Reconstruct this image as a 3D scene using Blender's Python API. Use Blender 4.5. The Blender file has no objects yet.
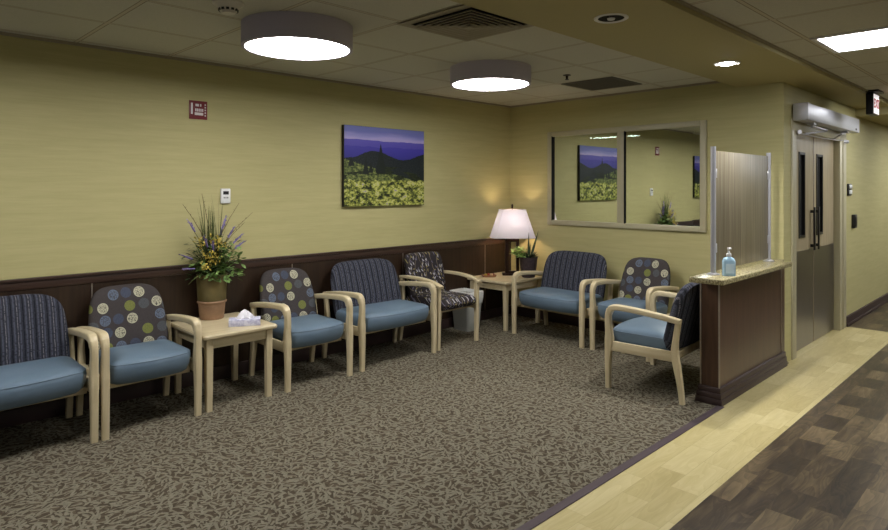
import bpy, bmesh, math, random
from mathutils import Vector, Matrix
PI = math.pi
random.seed(7)
scn = bpy.context.scene
col = scn.collection

# ------------------------------------------------------------------ room numbers (metres)
XL, YB, XC = -4.994, 6.10, -1.82          # left wall, back wall, corridor wall
CEIL, SOF, CEIL2, CEIL3 = 2.633, 2.551, 2.59, 2.46
CAM_H = 1.595

# ------------------------------------------------------------------ node helper
class Mat:
    def __init__(s, name, rough=.6, metal=0., spec=.4):
        s.m = bpy.data.materials.new(name); s.m.use_nodes = True
        s.t = s.m.node_tree; s.n = s.t.nodes; s.l = s.t.links
        s.b = s.n['Principled BSDF']
        s.b.inputs['Roughness'].default_value = rough
        s.b.inputs['Metallic'].default_value = metal
        s.b.inputs['Specular IOR Level'].default_value = spec
        s.tc = s.n.new('ShaderNodeTexCoord')
        s.obj = s.tc.outputs['Object']
    def put(s, sock, v):
        if isinstance(v, bpy.types.NodeSocket): s.l.new(v, sock)
        elif isinstance(v, (tuple, list)) and sock.type == 'RGBA' and len(v) == 3: sock.default_value = (*v, 1)
        else: sock.default_value = v
    def math(s, op, a, b=0., c=None, clamp=False):
        n = s.n.new('ShaderNodeMath'); n.operation = op; n.use_clamp = clamp
        s.put(n.inputs[0], a); s.put(n.inputs[1], b)
        if c is not None: s.put(n.inputs[2], c)
        return n.outputs[0]
    def sep(s, v):
        n = s.n.new('ShaderNodeSeparateXYZ'); s.put(n.inputs[0], v); return n.outputs
    def comb(s, x, y, z=0.):
        n = s.n.new('ShaderNodeCombineXYZ')
        for i, v in enumerate((x, y, z)): s.put(n.inputs[i], v)
        return n.outputs[0]
    def vmul(s, v, k):
        n = s.n.new('ShaderNodeVectorMath'); n.operation = 'MULTIPLY'; s.put(n.inputs[0], v); s.put(n.inputs[1], k); return n.outputs[0]
    def noise(s, v, scale=1., detail=2., rough=.5, out='Fac'):
        n = s.n.new('ShaderNodeTexNoise'); s.put(n.inputs['Vector'], v); n.inputs['Scale'].default_value = scale
        n.inputs['Detail'].default_value = detail; n.inputs['Roughness'].default_value = rough
        return n.outputs[out]
    def ramp(s, f, stops, interp='LINEAR'):
        n = s.n.new('ShaderNodeValToRGB'); s.put(n.inputs[0], f); r = n.color_ramp; r.interpolation = interp
        while len(r.elements) > 1: r.elements.remove(r.elements[0])
        for i, (p, c) in enumerate(stops):
            e = r.elements[0] if i == 0 else r.elements.new(p)
            e.position = p; e.color = (*c, 1)
        return n.outputs[0]
    def mix(s, f, a, b, mode='MIX'):
        n = s.n.new('ShaderNodeMix'); n.data_type = 'RGBA'; n.blend_type = mode
        s.put(n.inputs[0], f); s.put(n.inputs[6], a); s.put(n.inputs[7], b); return n.outputs[2]
    def color(s, c): s.put(s.b.inputs['Base Color'], c); return s
    def bump(s, h, strength=.3, dist=.01):
        n = s.n.new('ShaderNodeBump'); n.inputs['Strength'].default_value = strength; n.inputs['Distance'].default_value = dist
        s.put(n.inputs['Height'], h); s.l.new(n.outputs[0], s.b.inputs['Normal']); return s

def S(r, g, b):                                   # 0-255 sRGB -> linear
    f = lambda v: (v/255/12.92) if v/255 <= .04045 else ((v/255+.055)/1.055)**2.4
    return (f(r), f(g), f(b))

def plain(name, c, rough=.6, metal=0., spec=.4, var=.08, vs=30.):
    m = Mat(name, rough, metal, spec)
    n = m.noise(m.obj, vs, 2)
    m.color(m.mix(n, tuple(x*(1-var) for x in c), tuple(x*(1+var) for x in c)))
    return m.m

M = {}
# wall covering: yellow-olive with fine horizontal streaks
def wall_mat(name, dark, light):
    m = Mat(name, .62, 0, .25)
    a = m.noise(m.vmul(m.obj, (1.6, 1.6, 26.)), 1., 4, .6)
    b = m.noise(m.vmul(m.obj, (5., 5., 90.)), 1., 2, .6)
    f = m.math('ADD', m.math('MULTIPLY', a, .65), m.math('MULTIPLY', b, .35))
    m.color(m.ramp(f, [(.15, dark), (.85, light)]))
    m.bump(b, .08, .002)
    return m.m
M['wall'] = wall_mat('yellow_wallcovering', S(168, 161, 112), S(192, 184, 134))
# ceiling tiles
def ceiling_mat(name, px, ox, py, oy):
    m = Mat(name, .9, 0, .1)
    x, y, z = m.sep(m.obj)
    def line(v, p, o):
        t = m.math('FRACT', m.math('DIVIDE', m.math('SUBTRACT', v, o), p))
        d = m.math('ABSOLUTE', m.math('SUBTRACT', t, .5))
        d = m.math('MULTIPLY', m.math('SUBTRACT', .5, d), p)
        return d
    dx, dy = line(x, px, ox), line(y, py, oy)
    d = m.math('MINIMUM', dx, dy)
    bar = m.math('LESS_THAN', d, .011)
    edge = m.math('MULTIPLY', m.math('GREATER_THAN', d, .011), m.math('LESS_THAN', d, .0155))
    n = m.noise(m.obj, 160, 3, .7)
    base = m.ramp(n, [(.3, S(190, 188, 174)), (.7, S(208, 206, 192))])
    c = m.mix(bar, base, S(196, 188, 168))
    c = m.mix(edge, c, S(120, 113, 96))  # shade lines along the T-bars, painted into the tile colour
    m.color(c); m.bump(m.math('SUBTRACT', n, m.math('MULTIPLY', edge, 2.)), .15, .003)
    return m.m
M['ceil_tiles'] = ceiling_mat('ceiling_tiles', .66, -2.93, .65, 1.215)
M['ceil_tiles_hall'] = ceiling_mat('corridor_ceiling_tiles', .63, -1.235, .65, 3.945)
M['soffit'] = plain('soffit_paint', S(172, 162, 116), .7, var=.02)
M['frame_paint'] = plain('olive_frame_paint', S(174, 167, 138), .4, var=.02)
# carpet
def carpet():
    m = Mat('leaf_carpet', .95, 0, .1)
    x, y, z = m.sep(m.obj)
    base = m.noise(m.obj, 260, 2, .7)
    big = m.noise(m.obj, 1.3, 2)
    c = m.ramp(m.math('ADD', m.math('MULTIPLY', base, .8), m.math('MULTIPLY', big, .2)),
               [(.3, S(70, 61, 49)), (.7, S(96, 86, 71))])
    def leaves(scale, off, la, lb, colr, ph):
        nonlocal c
        P = m.comb(m.math('MULTIPLY', m.math('ADD', x, off), scale), m.math('MULTIPLY', m.math('ADD', y, off*1.7), scale), 0.)
        v = m.n.new('ShaderNodeTexVoronoi'); v.voronoi_dimensions = '2D'; v.inputs['Scale'].default_value = 1.
        v.inputs['Randomness'].default_value = .85
        m.l.new(P, v.inputs['Vector'])
        pos = v.outputs['Position']; ce = m.sep(v.outputs['Color'])
        px, py, _ = m.sep(P); qx, qy, _ = m.sep(pos)
        dx, dy = m.math('SUBTRACT', px, qx), m.math('SUBTRACT', py, qy)
        fl = m.noise(m.vmul(pos, (.16, .16, .16)), 1., 1)
        a = m.math('ADD', m.math('ADD', m.math('MULTIPLY', fl, 9.), m.math('MULTIPLY', ce[0], 1.9)), ph)
        ca, sa = m.math('COSINE', a), m.math('SINE', a)
        u = m.math('ADD', m.math('MULTIPLY', dx, ca), m.math('MULTIPLY', dy, sa))
        w = m.math('SUBTRACT', m.math('MULTIPLY', dy, ca), m.math('MULTIPLY', dx, sa))
        w = m.math('ADD', w, m.math('MULTIPLY', m.math('MULTIPLY', u, u), .15))
        e = m.math('ADD', m.math('POWER', m.math('ABSOLUTE', m.math('DIVIDE', u, la)), 2.), m.math('ABSOLUTE', m.math('DIVIDE', w, lb)))
        n = m.noise(m.obj, 420, 1)
        f = m.math('LESS_THAN', m.math('ADD', e, m.math('MULTIPLY', n, .5)), 1.15)
        c = m.mix(f, c, colr)
    leaves(12, 3.3, .85, .26, S(76, 67, 54), .4)
    leaves(15, .0, .95, .15, S(114, 109, 94), 0.)
    leaves(16, 5.7, .9, .13, S(72, 63, 51), 1.1)
    leaves(18, 7.7, .95, .14, S(122, 117, 102), 1.5)
    leaves(16, 11.7, .9, .14, S(69, 61, 49), 2.2)
    leaves(19, 17.7, .9, .13, S(118, 113, 98), .8)
    leaves(20, 23.7, .9, .11, S(112, 106, 91), 2.6)
    m.color(c); m.bump(base, .4, .004)
    return m.m
M['carpet'] = carpet()
def planks(name, stops, w, h, rough, off=.43, tw=.26):
    m = Mat(name, rough, 0, .35)
    x, y, z = m.sep(m.obj)
    P = m.comb(y, x, 0.)
    b = m.n.new('ShaderNodeTexBrick'); m.l.new(P, b.inputs['Vector'])
    b.offset = off; b.squash = 1.35; b.squash_frequency = 3; b.offset_frequency = 2
    b.inputs['Color1'].default_value = (0, 0, 0, 1); b.inputs['Color2'].default_value = (1, 1, 1, 1); b.inputs['Mortar'].default_value = (.5, .5, .5, 1)
    b.inputs['Scale'].default_value = 1; b.inputs['Mortar Size'].default_value = .0012; b.inputs['Brick Width'].default_value = w; b.inputs['Row Height'].default_value = h
    tone = m.sep(b.outputs['Color'])[0]
    shift = m.math('MULTIPLY', tone, 13.)
    g = m.noise(m.comb(m.math('ADD', m.math('MULTIPLY', x, 16.), shift), m.math('MULTIPLY', y, 2.2), shift), 1., 5, .62)
    rings = m.math('FRACT', m.math('MULTIPLY', m.noise(m.comb(m.math('ADD', m.math('MULTIPLY', x, 7.), shift), m.math('MULTIPLY', y, 1.5), shift), 1., 1), 16.))
    fine = m.noise(m.comb(m.math('MULTIPLY', x, 130.), m.math('MULTIPLY', y, 7.), 0.), 1., 2)
    f = m.math('ADD', m.math('MULTIPLY', tone, tw), m.math('MULTIPLY', g, .80-tw))
    f = m.math('ADD', f, m.math('MULTIPLY', rings, .09))
    f = m.math('ADD', f, m.math('MULTIPLY', fine, .12))
    c = m.ramp(f, stops)
    c = m.mix(m.math('MULTIPLY', b.outputs['Fac'], .35), c, tuple(v*.55 for v in stops[0][1]))
    m.color(c); m.bump(fine, .05, .002)
    return m.m
M['plank_light'] = planks('light_maple_planks', [(.15, S(158, 143, 92)), (.5, S(186, 172, 122)), (.85, S(208, 196, 150))], .42, .15, .42)
M['plank_dark'] = planks('dark_walnut_planks', [(.28, S(34, 27, 19)), (.45, S(62, 50, 35)), (.58, S(90, 76, 54)), (.74, S(120, 104, 76))], .30, .152, .38)
M['strip_purple'] = plain('purple_transition_rubber', S(74, 62, 66), .6)
M['base_purple'] = plain('dark_rubber_base', S(62, 48, 46), .45)
# dark wainscot wood
def wood(name, lo, hi, axis='z', rough=.4, k=1., spec=.4):
    m = Mat(name, rough, 0, spec)
    sc = {'x': (2.5, 34., 34.), 'y': (34., 2.5, 34.), 'z': (34., 34., 2.5)}[axis]
    a = m.noise(m.vmul(m.obj, tuple(v*k for v in sc)), 1., 5, .62)
    b = m.noise(m.obj, 1.6, 2)
    m.color(m.ramp(m.math('ADD', m.math('MULTIPLY', a, .75), m.math('MULTIPLY', b, .25)), [(.32, lo), (.68, hi)]))
    m.bump(a, .05, .002)
    return m.m
M['wains'] = wood('dark_wainscot_laminate', S(36, 25, 17), S(56, 40, 27), 'z', .42)
M['counter_panel'] = wood('dark_counter_laminate', S(56, 38, 28), S(84, 60, 44), 'z', .3)
M['rail'] = wood('chair_rail_wood', S(52, 38, 32), S(70, 52, 43), 'y', .35)
M['maple'] = wood('pale_maple_wood', S(186, 170, 134), S(212, 197, 162), 'z', .33, 1.)
M['maple_y'] = wood('pale_maple_top', S(190, 174, 138), S(214, 200, 166), 'y', .3, .8)
M['doorwood'] = wood('grey_beige_door_veneer', S(150, 136, 108), S(178, 164, 134), 'z', .4, .8)
def steel_mat(name, c, rough, sc=(3, 3, 240), metal=1.):
    m = Mat(name, rough, metal, .5)
    n = m.noise(m.vmul(m.obj, sc), 1., 2)
    m.color(m.mix(n, tuple(v*.85 for v in c), tuple(min(1, v*1.1) for v in c)))
    return m.m
M['kick'] = steel_mat('brushed_steel_kick_plate', S(150, 146, 142), .34, (240, 240, 3))
M['alu'] = steel_mat('brushed_aluminium', S(196, 196, 202), .42, (3, 240, 240), .7)
M['silver'] = steel_mat('silver_post_metal', S(206, 206, 214), .35, (40, 40, 3), .6)
M['strip_metal'] = steel_mat('metal_edge_strip', S(170, 160, 148), .4, (4, 4, 40), .8)
M['bronze'] = plain('dark_bronze_metal', S(44, 28, 22), .35, .6)
M['black'] = plain('black_plastic', S(22, 21, 22), .4)
M['drum'] = plain('grey_drum_fabric', S(186, 180, 196), .75, var=.04, vs=120)
M['white'] = plain('white_plastic', S(226, 226, 226), .4, var=.02)
M['offwhite'] = plain('offwhite_device_plastic', S(214, 210, 198), .5, var=.02)
M['vent'] = plain('beige_vent_metal', S(152, 143, 122), .5, var=.03)
M['dark'] = plain('dark_void', S(14, 13, 12), .9)
M['grille'] = plain('grey_return_grille', S(92, 88, 78), .7, var=.1, vs=90)
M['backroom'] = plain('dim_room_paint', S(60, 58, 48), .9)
M['sign_red'] = plain('dark_red_sign', S(112, 34, 40), .4)
M['sign_white'] = plain('sign_white_print', S(214, 206, 206), .5)
M['red'] = plain('red_letters', S(196, 40, 36), .5)
# blue vinyl seat
def seat_mat():
    m = Mat('blue_vinyl', .42, 0, .35)
    n = m.noise(m.obj, 7, 3); f = m.noise(m.obj, 220, 2)
    m.color(m.mix(n, S(92, 112, 130), S(108, 126, 143))); m.bump(m.math('ADD', m.math('MULTIPLY', n, 2.), m.math('MULTIPLY', f, .25)), .16, .006)
    return m.m
M['blue'] = seat_mat()
def stripes_mat():
    m = Mat('striped_navy_fabric', .9, 0, .15)
    x, y, z = m.sep(m.obj)
    def line(p, o, w):
        wob = m.math('MULTIPLY', m.math('SUBTRACT', m.noise(m.comb(0., m.math('MULTIPLY', y, 30.), m.math('MULTIPLY', z, 40.)), 1., 1), .5), .004)
        t = m.math('FRACT', m.math('ADD', m.math('DIVIDE', m.math('ADD', x, wob), p), o))
        return m.math('LESS_THAN', t, w)
    n = m.noise(m.vmul(m.obj, (260., 260., 60.)), 1., 2, .7)
    c = m.ramp(n, [(.3, S(40, 42, 50)), (.7, S(60, 62, 71))])
    dash = m.noise(m.vmul(m.obj, (60., 60., 130.)), 1., 2, .7)
    c = m.mix(m.math('MULTIPLY', line(.033, .1, .30), m.math('GREATER_THAN', dash, .42)), c, S(78, 80, 93))
    c = m.mix(m.math('MULTIPLY', line(.033, .46, .14), m.math('GREATER_THAN', dash, .46)), c, S(116, 114, 120))
    c = m.mix(m.math('MULTIPLY', line(.066, .75, .10), m.math('GREATER_THAN', dash, .4)), c, S(28, 28, 36))
    m.color(c); m.bump(n, .25, .003); return m.m
M['stripes'] = stripes_mat()
CREAM, GREEN, BLUE, DKB, SLATE = S(182, 178, 154), S(120, 124, 70), S(98, 108, 126), S(74, 79, 95), S(84, 86, 89)
DOTS = [(-.089, .823, BLUE), (-.002, .83, DKB), (.087, .827, CREAM), (-.167, .74, CREAM), (.015, .737, GREEN), (.111, .743, SLATE),
        (.2, .75, CREAM), (-.158, .654, BLUE), (-.069, .655, DKB), (.025, .648, CREAM), (.215, .658, BLUE), (-.268, .745, GREEN),
        (.122, .564, GREEN), (.222, .567, SLATE), (-.063, .561, CREAM), (.122, .471, CREAM), (.032, .472, DKB), (-.063, .467, BLUE),
        (.288, .572, CREAM), (-.15, .57, DKB), (-.24, .62, SLATE), (-.235, .50, CREAM), (-.155, .47, GREEN), (.21, .46, BLUE), (.27, .72, SLATE)]
def dots_mat():
    m = Mat('dotted_grey_fabric', .9, 0, .15)
    x, y, z = m.sep(m.obj)
    n = m.noise(m.obj, 300, 2, .7)
    c = m.ramp(n, [(.3, S(58, 53, 54)), (.7, S(78, 73, 72))])
    vor = m.n.new('ShaderNodeTexVoronoi'); vor.feature = 'DISTANCE_TO_EDGE'; vor.inputs['Scale'].default_value = 75
    m.l.new(m.obj, vor.inputs['Vector'])
    vein = m.math('LESS_THAN', vor.outputs['Distance'], .06)
    for (dx, dz, cc) in DOTS:
        d = m.math('SQRT', m.math('ADD', m.math('POWER', m.math('SUBTRACT', x, dx), 2.), m.math('POWER', m.math('SUBTRACT', z, dz), 2.)))
        f = m.math('LESS_THAN', d, .0365)
        if cc in (CREAM, BLUE): ins = m.mix(m.math('MULTIPLY', vein, m.math('LESS_THAN', d, .031)), cc, S(70, 68, 66))
        else: ins = m.mix(m.math('MULTIPLY', vein, .5), cc, tuple(v*.55 for v in cc))
        c = m.mix(f, c, ins)
    m.color(c); m.bump(n, .2, .003); return m.m
M['dots'] = dots_mat()
def leaf_fabric():
    m = Mat('charcoal_branch_fabric', .85, 0, .2)
    x, y, z = m.sep(m.obj)
    n = m.noise(m.obj, 300, 2, .7)
    c = m.ramp(n, [(.3, S(38, 35, 38)), (.7, S(56, 51, 53))])
    def strokes(scale, off, la, lb, colr, ph, thr):
        nonlocal c
        P = m.comb(m.math('MULTIPLY', m.math('ADD', x, off), scale), m.math('MULTIPLY', m.math('ADD', m.math('SUBTRACT', z, m.math('MULTIPLY', y, .8)), off*1.3), scale), 0.)
        v = m.n.new('ShaderNodeTexVoronoi'); v.voronoi_dimensions = '2D'; v.inputs['Scale'].default_value = 1.; m.l.new(P, v.inputs['Vector'])
        ce = m.sep(v.outputs['Color']); px, py, _ = m.sep(P); qx, qy, _ = m.sep(v.outputs['Position'])
        dx, dy = m.math('SUBTRACT', px, qx), m.math('SUBTRACT', py, qy)
        a = m.math('ADD', m.math('MULTIPLY', ce[0], 2.2), ph); ca, sa = m.math('COSINE', a), m.math('SINE', a)
        u = m.math('ADD', m.math('MULTIPLY', dx, ca), m.math('MULTIPLY', dy, sa)); w = m.math('SUBTRACT', m.math('MULTIPLY', dy, ca), m.math('MULTIPLY', dx, sa))
        w = m.math('ADD', w, m.math('MULTIPLY', m.math('MULTIPLY', u, u), .5))
        e = m.math('ADD', m.math('POWER', m.math('DIVIDE', u, la), 2.), m.math('ABSOLUTE', m.math('DIVIDE', w, lb)))
        c = m.mix(m.math('MULTIPLY', m.math('LESS_THAN', e, 1.), m.math('GREATER_THAN', ce[1], thr)), c, colr)
    strokes(13, 2., .8, .05, S(116, 104, 88), .9, .2)
    strokes(26, 5., .5, .16, S(170, 168, 172), .7, .62)
    strokes(30, 9., .45, .16, S(140, 130, 84), 1.1, .72)
    strokes(26, 13., .5, .14, S(104, 100, 118), .5, .62)
    m.color(c); return m.m
M['branches'] = leaf_fabric()
def granite():
    m = Mat('speckled_granite', .25, 0, .5)
    a = m.noise(m.obj, 85, 4, .85); b = m.noise(m.obj, 24, 2)
    c = m.ramp(a, [(.40, S(58, 52, 38)), (.46, S(136, 126, 92)), (.56, S(184, 174, 132)), (.68, S(216, 208, 174))])
    m.color(m.mix(m.math('MULTIPLY', b, .35), c, S(128, 120, 86))); return m.m
M['granite'] = granite()
def resin():
    m = Mat('reeded_resin_panel', .35, 0, .4)
    a = m.noise(m.vmul(m.obj, (260., 260., 2.2)), 1., 2, .6); b = m.noise(m.vmul(m.obj, (70., 70., 1.)), 1., 3, .6)
    m.color(m.ramp(m.math('ADD', m.math('MULTIPLY', a, .55), m.math('MULTIPLY', b, .45)), [(.3, S(78, 68, 52)), (.5, S(122, 112, 90)), (.7, S(158, 150, 128))]))
    m.b.inputs['Alpha'].default_value = .93
    return m.m
M['resin'] = resin()
def emit(name, c, s):
    m = bpy.data.materials.new(name); m.use_nodes = True; n = m.node_tree.nodes; n.clear()
    e = n.new('ShaderNodeEmission'); e.inputs[0].default_value = (*c, 1); e.inputs[1].default_value = s
    o = n.new('ShaderNodeOutputMaterial'); m.node_tree.links.new(e.outputs[0], o.inputs[0]); return m
def lens_mat():
    m = Mat('fluorescent_lens', .5)
    x, y, z = m.sep(m.obj)
    f = m.math('ABSOLUTE', m.math('SINE', m.math('MULTIPLY', y, PI/.20)))
    m.color(S(220, 220, 220)); m.put(m.b.inputs['Emission Color'], m.ramp(f, [(0, (.42, .46, .52)), (1, (1, 1, 1))])); m.b.inputs['Emission Strength'].default_value = 14.
    return m.m
M['diffuser'] = emit('lit_diffuser', (1, .985, .97), 22.)
M['lens'] = lens_mat()
M['bulb'] = emit('lit_lamp_bulb', (1, .97, .92), 60.)
M['warm_bulb'] = emit('warm_lamp_bulb', (1, .74, .48), 110.)
def shade():
    m = bpy.data.materials.new('white_lamp_shade'); m.use_nodes = True; n = m.node_tree.nodes; n.clear(); l = m.node_tree.links
    d = n.new('ShaderNodeBsdfDiffuse'); d.inputs[0].default_value = (*S(232, 224, 222), 1)
    t = n.new('ShaderNodeBsdfTranslucent'); t.inputs[0].default_value = (.74, .80, 1., 1)
    x = n.new('ShaderNodeMixShader'); x.inputs[0].default_value = .35
    tc = n.new('ShaderNodeTexCoord'); no = n.new('ShaderNodeTexNoise'); no.inputs['Scale'].default_value = 250; l.new(tc.outputs['Object'], no.inputs['Vector'])
    bp = n.new('ShaderNodeBump'); bp.inputs['Strength'].default_value = .1; l.new(no.outputs[0], bp.inputs['Height']); l.new(bp.outputs[0], d.inputs['Normal'])
    o = n.new('ShaderNodeOutputMaterial'); l.new(d.outputs[0], x.inputs[1]); l.new(t.outputs[0], x.inputs[2]); l.new(x.outputs[0], o.inputs[0]); return m
M['shade'] = shade()
def mirror_glass():                                # reflective observation glass onto a dim room
    m = bpy.data.materials.new('observation_glass'); m.use_nodes = True; n = m.node_tree.nodes; n.clear(); l = m.node_tree.links
    g = n.new('ShaderNodeBsdfGlossy'); g.inputs['Roughness'].default_value = 0.; g.inputs[0].default_value = (.96, 1., .94, 1)
    t = n.new('ShaderNodeBsdfTransparent'); t.inputs[0].default_value = (.9, 1, .93, 1)
    x = n.new('ShaderNodeMixShader'); x.inputs[0].default_value = .16
    tc = n.new('ShaderNodeTexCoord'); no = n.new('ShaderNodeTexNoise'); no.inputs['Scale'].default_value = .8; l.new(tc.outputs['Object'], no.inputs['Vector'])
    mr = n.new('ShaderNodeMapRange'); mr.inputs[3].default_value = .12; mr.inputs[4].default_value = .2; l.new(no.outputs[0], mr.inputs[0]); l.new(mr.outputs[0], x.inputs[0])
    o = n.new('ShaderNodeOutputMaterial'); l.new(g.outputs[0], x.inputs[1]); l.new(t.outputs[0], x.inputs[2]); l.new(x.outputs[0], o.inputs[0]); return m
M['mirror'] = mirror_glass()
def landscape(name, seed, tone=1.):
    m = Mat(name, .5, 0, .3)
    x, y, z = m.sep(m.obj)                       # y runs 0..1.057 along the wall, z runs 0..0.80
    u = m.math('DIVIDE', y, 1.057); v = m.math('DIVIDE', z, .80)
    def ridge(base, amp, k, s, det=3):
        n = m.noise(m.comb(m.math('MULTIPLY', u, k), s+seed, 0.), 1., det, .5)
        return m.math('ADD', m.math('MULTIPLY', m.math('SUBTRACT', n, .5), amp), base)
    cl = m.noise(m.comb(m.math('MULTIPLY', u, 2.5), m.math('MULTIPLY', v, 16.), seed), 1., 4)
    c = m.ramp(m.math('ADD', v, m.math('MULTIPLY', m.math('SUBTRACT', cl, .5), .10)), [(.76, S(190, 168, 196)), (.86, S(164, 156, 208)), (.93, S(112, 118, 186)), (1., S(112, 118, 180))])
    def layer(h, colr):
        nonlocal c
        c = m.mix(m.math('LESS_THAN', v, h), c, colr)
    layer(ridge(.83, .08, 3., 1.), m.ramp(v, [(.66, S(64, 62, 148)), (.84, S(92, 84, 174))]))
    layer(ridge(.75, .10, 4., 5.), m.ramp(v, [(.6, S(48, 46, 128)), (.78, S(70, 62, 158))]))
    hump = m.math('MULTIPLY', m.math('COSINE', m.math('MULTIPLY', m.math('SUBTRACT', u, .36), 9.)), .05)
    fn = m.noise(m.comb(m.math('MULTIPLY', u, 60.), m.math('MULTIPLY', v, 50.), seed), 1., 3, .7)
    layer(m.math('ADD', m.math('ADD', ridge(.63, .08, 5., 9., 5), hump), m.math('MULTIPLY', fn, .03)), m.ramp(fn, [(.35, S(16, 20, 30)), (.7, S(38, 46, 44))]))
    spots = m.noise(m.comb(m.math('MULTIPLY', u, 26.), m.math('MULTIPLY', v, 34.), seed+3), 1., 4, .7)
    slope = m.math('SUBTRACT', .56, m.math('MULTIPLY', u, .30))
    layer(m.math('ADD', slope, m.math('MULTIPLY', fn, .05)), m.ramp(spots, [(.36, S(24, 30, 20)), (.5, S(82, 94, 48)), (.62, S(132, 138, 78))]))
    band = m.noise(m.comb(m.math('MULTIPLY', u, 5.), m.math('MULTIPLY', v, 9.), seed+8), 1., 3)
    c = m.mix(m.math('MULTIPLY', m.math('LESS_THAN', v, .5), m.math('GREATER_THAN', band, .54)), c, m.ramp(spots, [(.4, S(14, 18, 12)), (.62, S(44, 54, 26))]))
    m2 = m.noise(m.comb(m.math('MULTIPLY', u, 22.), m.math('MULTIPLY', v, 24.), seed+5), 1., 5, .75)
    layer(m.math('ADD', ridge(.30, .12, 6., 17., 4), m.math('MULTIPLY', fn, .05)), m.ramp(m.math('ADD', m.math('MULTIPLY', m2, .62), m.math('MULTIPLY', m.noise(m.comb(m.math('MULTIPLY', u, 9.), m.math('MULTIPLY', v, 12.), seed+2), 1., 3, .6), .38)), [(.41, S(14, 18, 10)), (.46, S(60, 70, 30)), (.50, S(124, 130, 56)), (.54, S(176, 178, 88)), (.58, S(198, 196, 128)), (.62, S(124, 108, 160))]))
    for (cu, w, top, bot) in ((.43, .065, .80, .42), (.25, .04, .62, .40), (.31, .03, .56, .42), (.08, .04, .62, .5)):
        d = m.math('ABSOLUTE', m.math('SUBTRACT', u, cu))
        lim = m.math('MULTIPLY', m.math('SUBTRACT', top, v), w/(top-bot)*1.1)
        lim = m.math('MULTIPLY', lim, m.math('ADD', .4, fn))
        f = m.math('MULTIPLY', m.math('LESS_THAN', d, lim), m.math('GREATER_THAN', v, bot))
        c = m.mix(f, c, S(22, 28, 24))
    m.color(c); return m.m
M['art'] = landscape('mountain_meadow_print', 0.)
M['art2'] = landscape('mountain_meadow_print_two', 23.)

# ------------------------------------------------------------------ mesh builder
class MB:
    def __init__(s): s.v = []; s.f = []; s.fm = []; s.mats = []
    def add(s, vs, fs, mat=None):
        o = len(s.v); s.v += [tuple(v) for v in vs]
        if mat is not None and mat not in s.mats: s.mats.append(mat)
        k = s.mats.index(mat) if mat is not None else 0
        for f in fs: s.f.append(tuple(i+o for i in f)); s.fm.append(k)
        return s
    def box(s, x0, x1, y0, y1, z0, z1, bev=0., mat=None, seg=2, rot=None, loc=(0, 0, 0)):
        bm = bmesh.new(); bmesh.ops.create_cube(bm, size=1)
        for v in bm.verts: v.co = Vector(((x0+x1)/2+v.co.x*(x1-x0), (y0+y1)/2+v.co.y*(y1-y0), (z0+z1)/2+v.co.z*(z1-z0)))
        if bev: bmesh.ops.bevel(bm, geom=bm.edges[:], offset=bev, segments=seg, profile=.5, affect='EDGES')
        if rot is not None: bmesh.ops.transform(bm, matrix=Matrix.Translation(loc) @ rot, verts=bm.verts)
        bm.verts.index_update()
        s.add([v.co[:] for v in bm.verts], [[v.index for v in f.verts] for f in bm.faces], mat); bm.free(); return s
    def loft(s, rings, close=True, caps=True, mat=None):
        n = len(rings[0]); vs = [p for r in rings for p in r]; fs = []
        for i in range(len(rings)-1):
            for j in range(n if close else n-1):
                k = (j+1) % n
                fs.append((i*n+j, i*n+k, (i+1)*n+k, (i+1)*n+j))
        if caps:
            fs.append(tuple(range(n-1, -1, -1))); fs.append(tuple(range((len(rings)-1)*n, len(rings)*n)))
        return s.add(vs, fs, mat)
    def lathe(s, prof, n=32, c=(0, 0), caps=True, mat=None):
        return s.loft([[(c[0]+r*math.cos(2*PI*j/n), c[1]+r*math.sin(2*PI*j/n), z) for j in range(n)] for r, z in prof], True, caps, mat)
    def tube(s, pts, rads, n=8, mat=None):
        pts = [Vector(p) for p in pts]
        if not isinstance(rads, (list, tuple)): rads = [rads]*len(pts)
        rings = []; up = Vector((0, 0, 1))
        for i, p in enumerate(pts):
            d = (pts[min(i+1, len(pts)-1)]-pts[max(i-1, 0)]).normalized()
            a = d.cross(up)
            if a.length < .05: a = d.cross(Vector((1, 0, 0)))
            a.normalize(); b = d.cross(a)
            rings.append([p+(a*math.cos(2*PI*j/n)+b*math.sin(2*PI*j/n))*rads[i] for j in range(n)])
        return s.loft(rings, True, True, mat)
    def build(s, name, mat=None, parent=None, smooth=True, loc=(0, 0, 0)):
        me = bpy.data.meshes.new(name); me.from_pydata(s.v, [], s.f)
        if mat is not None: me.materials.append(mat)
        for k in s.mats: me.materials.append(k)
        for p, k in zip(me.polygons, s.fm): p.material_index = k if mat is None else 0
        bm = bmesh.new(); bm.from_mesh(me); bmesh.ops.recalc_face_normals(bm, faces=bm.faces)
        bm.to_mesh(me); bm.free()
        for p in me.polygons: p.use_smooth = smooth
        me.set_sharp_from_angle(angle=math.radians(36)); me.update()
        o = bpy.data.objects.new(name, me); col.objects.link(o); o.location = loc
        if parent is not None: o.parent = parent
        return o

def thing(name, label, cat, loc=(0, 0, 0), rz=0., group=None):
    o = bpy.data.objects.new(name, None); col.objects.link(o); o.location = loc; o.rotation_euler = (0, 0, rz); o.empty_display_size = .1
    return tag(o, label, cat, group)
def tag(o, label, cat, group=None):
    o['label'] = label; o['category'] = cat
    if group: o['group'] = group
    return o
def struct(o): o['kind'] = 'structure'; return o
def copy_tree(o, parent=None):
    c = o.copy(); col.objects.link(c)
    if parent is not None: c.parent = parent
    for ch in list(o.children): copy_tree(ch, c)
    return c
def S_box(name, x0, x1, y0, y1, z0, z1, mat, bev=0., parent=None):
    return MB().box(x0, x1, y0, y1, z0, z1, bev).build(name, mat, parent)

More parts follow.
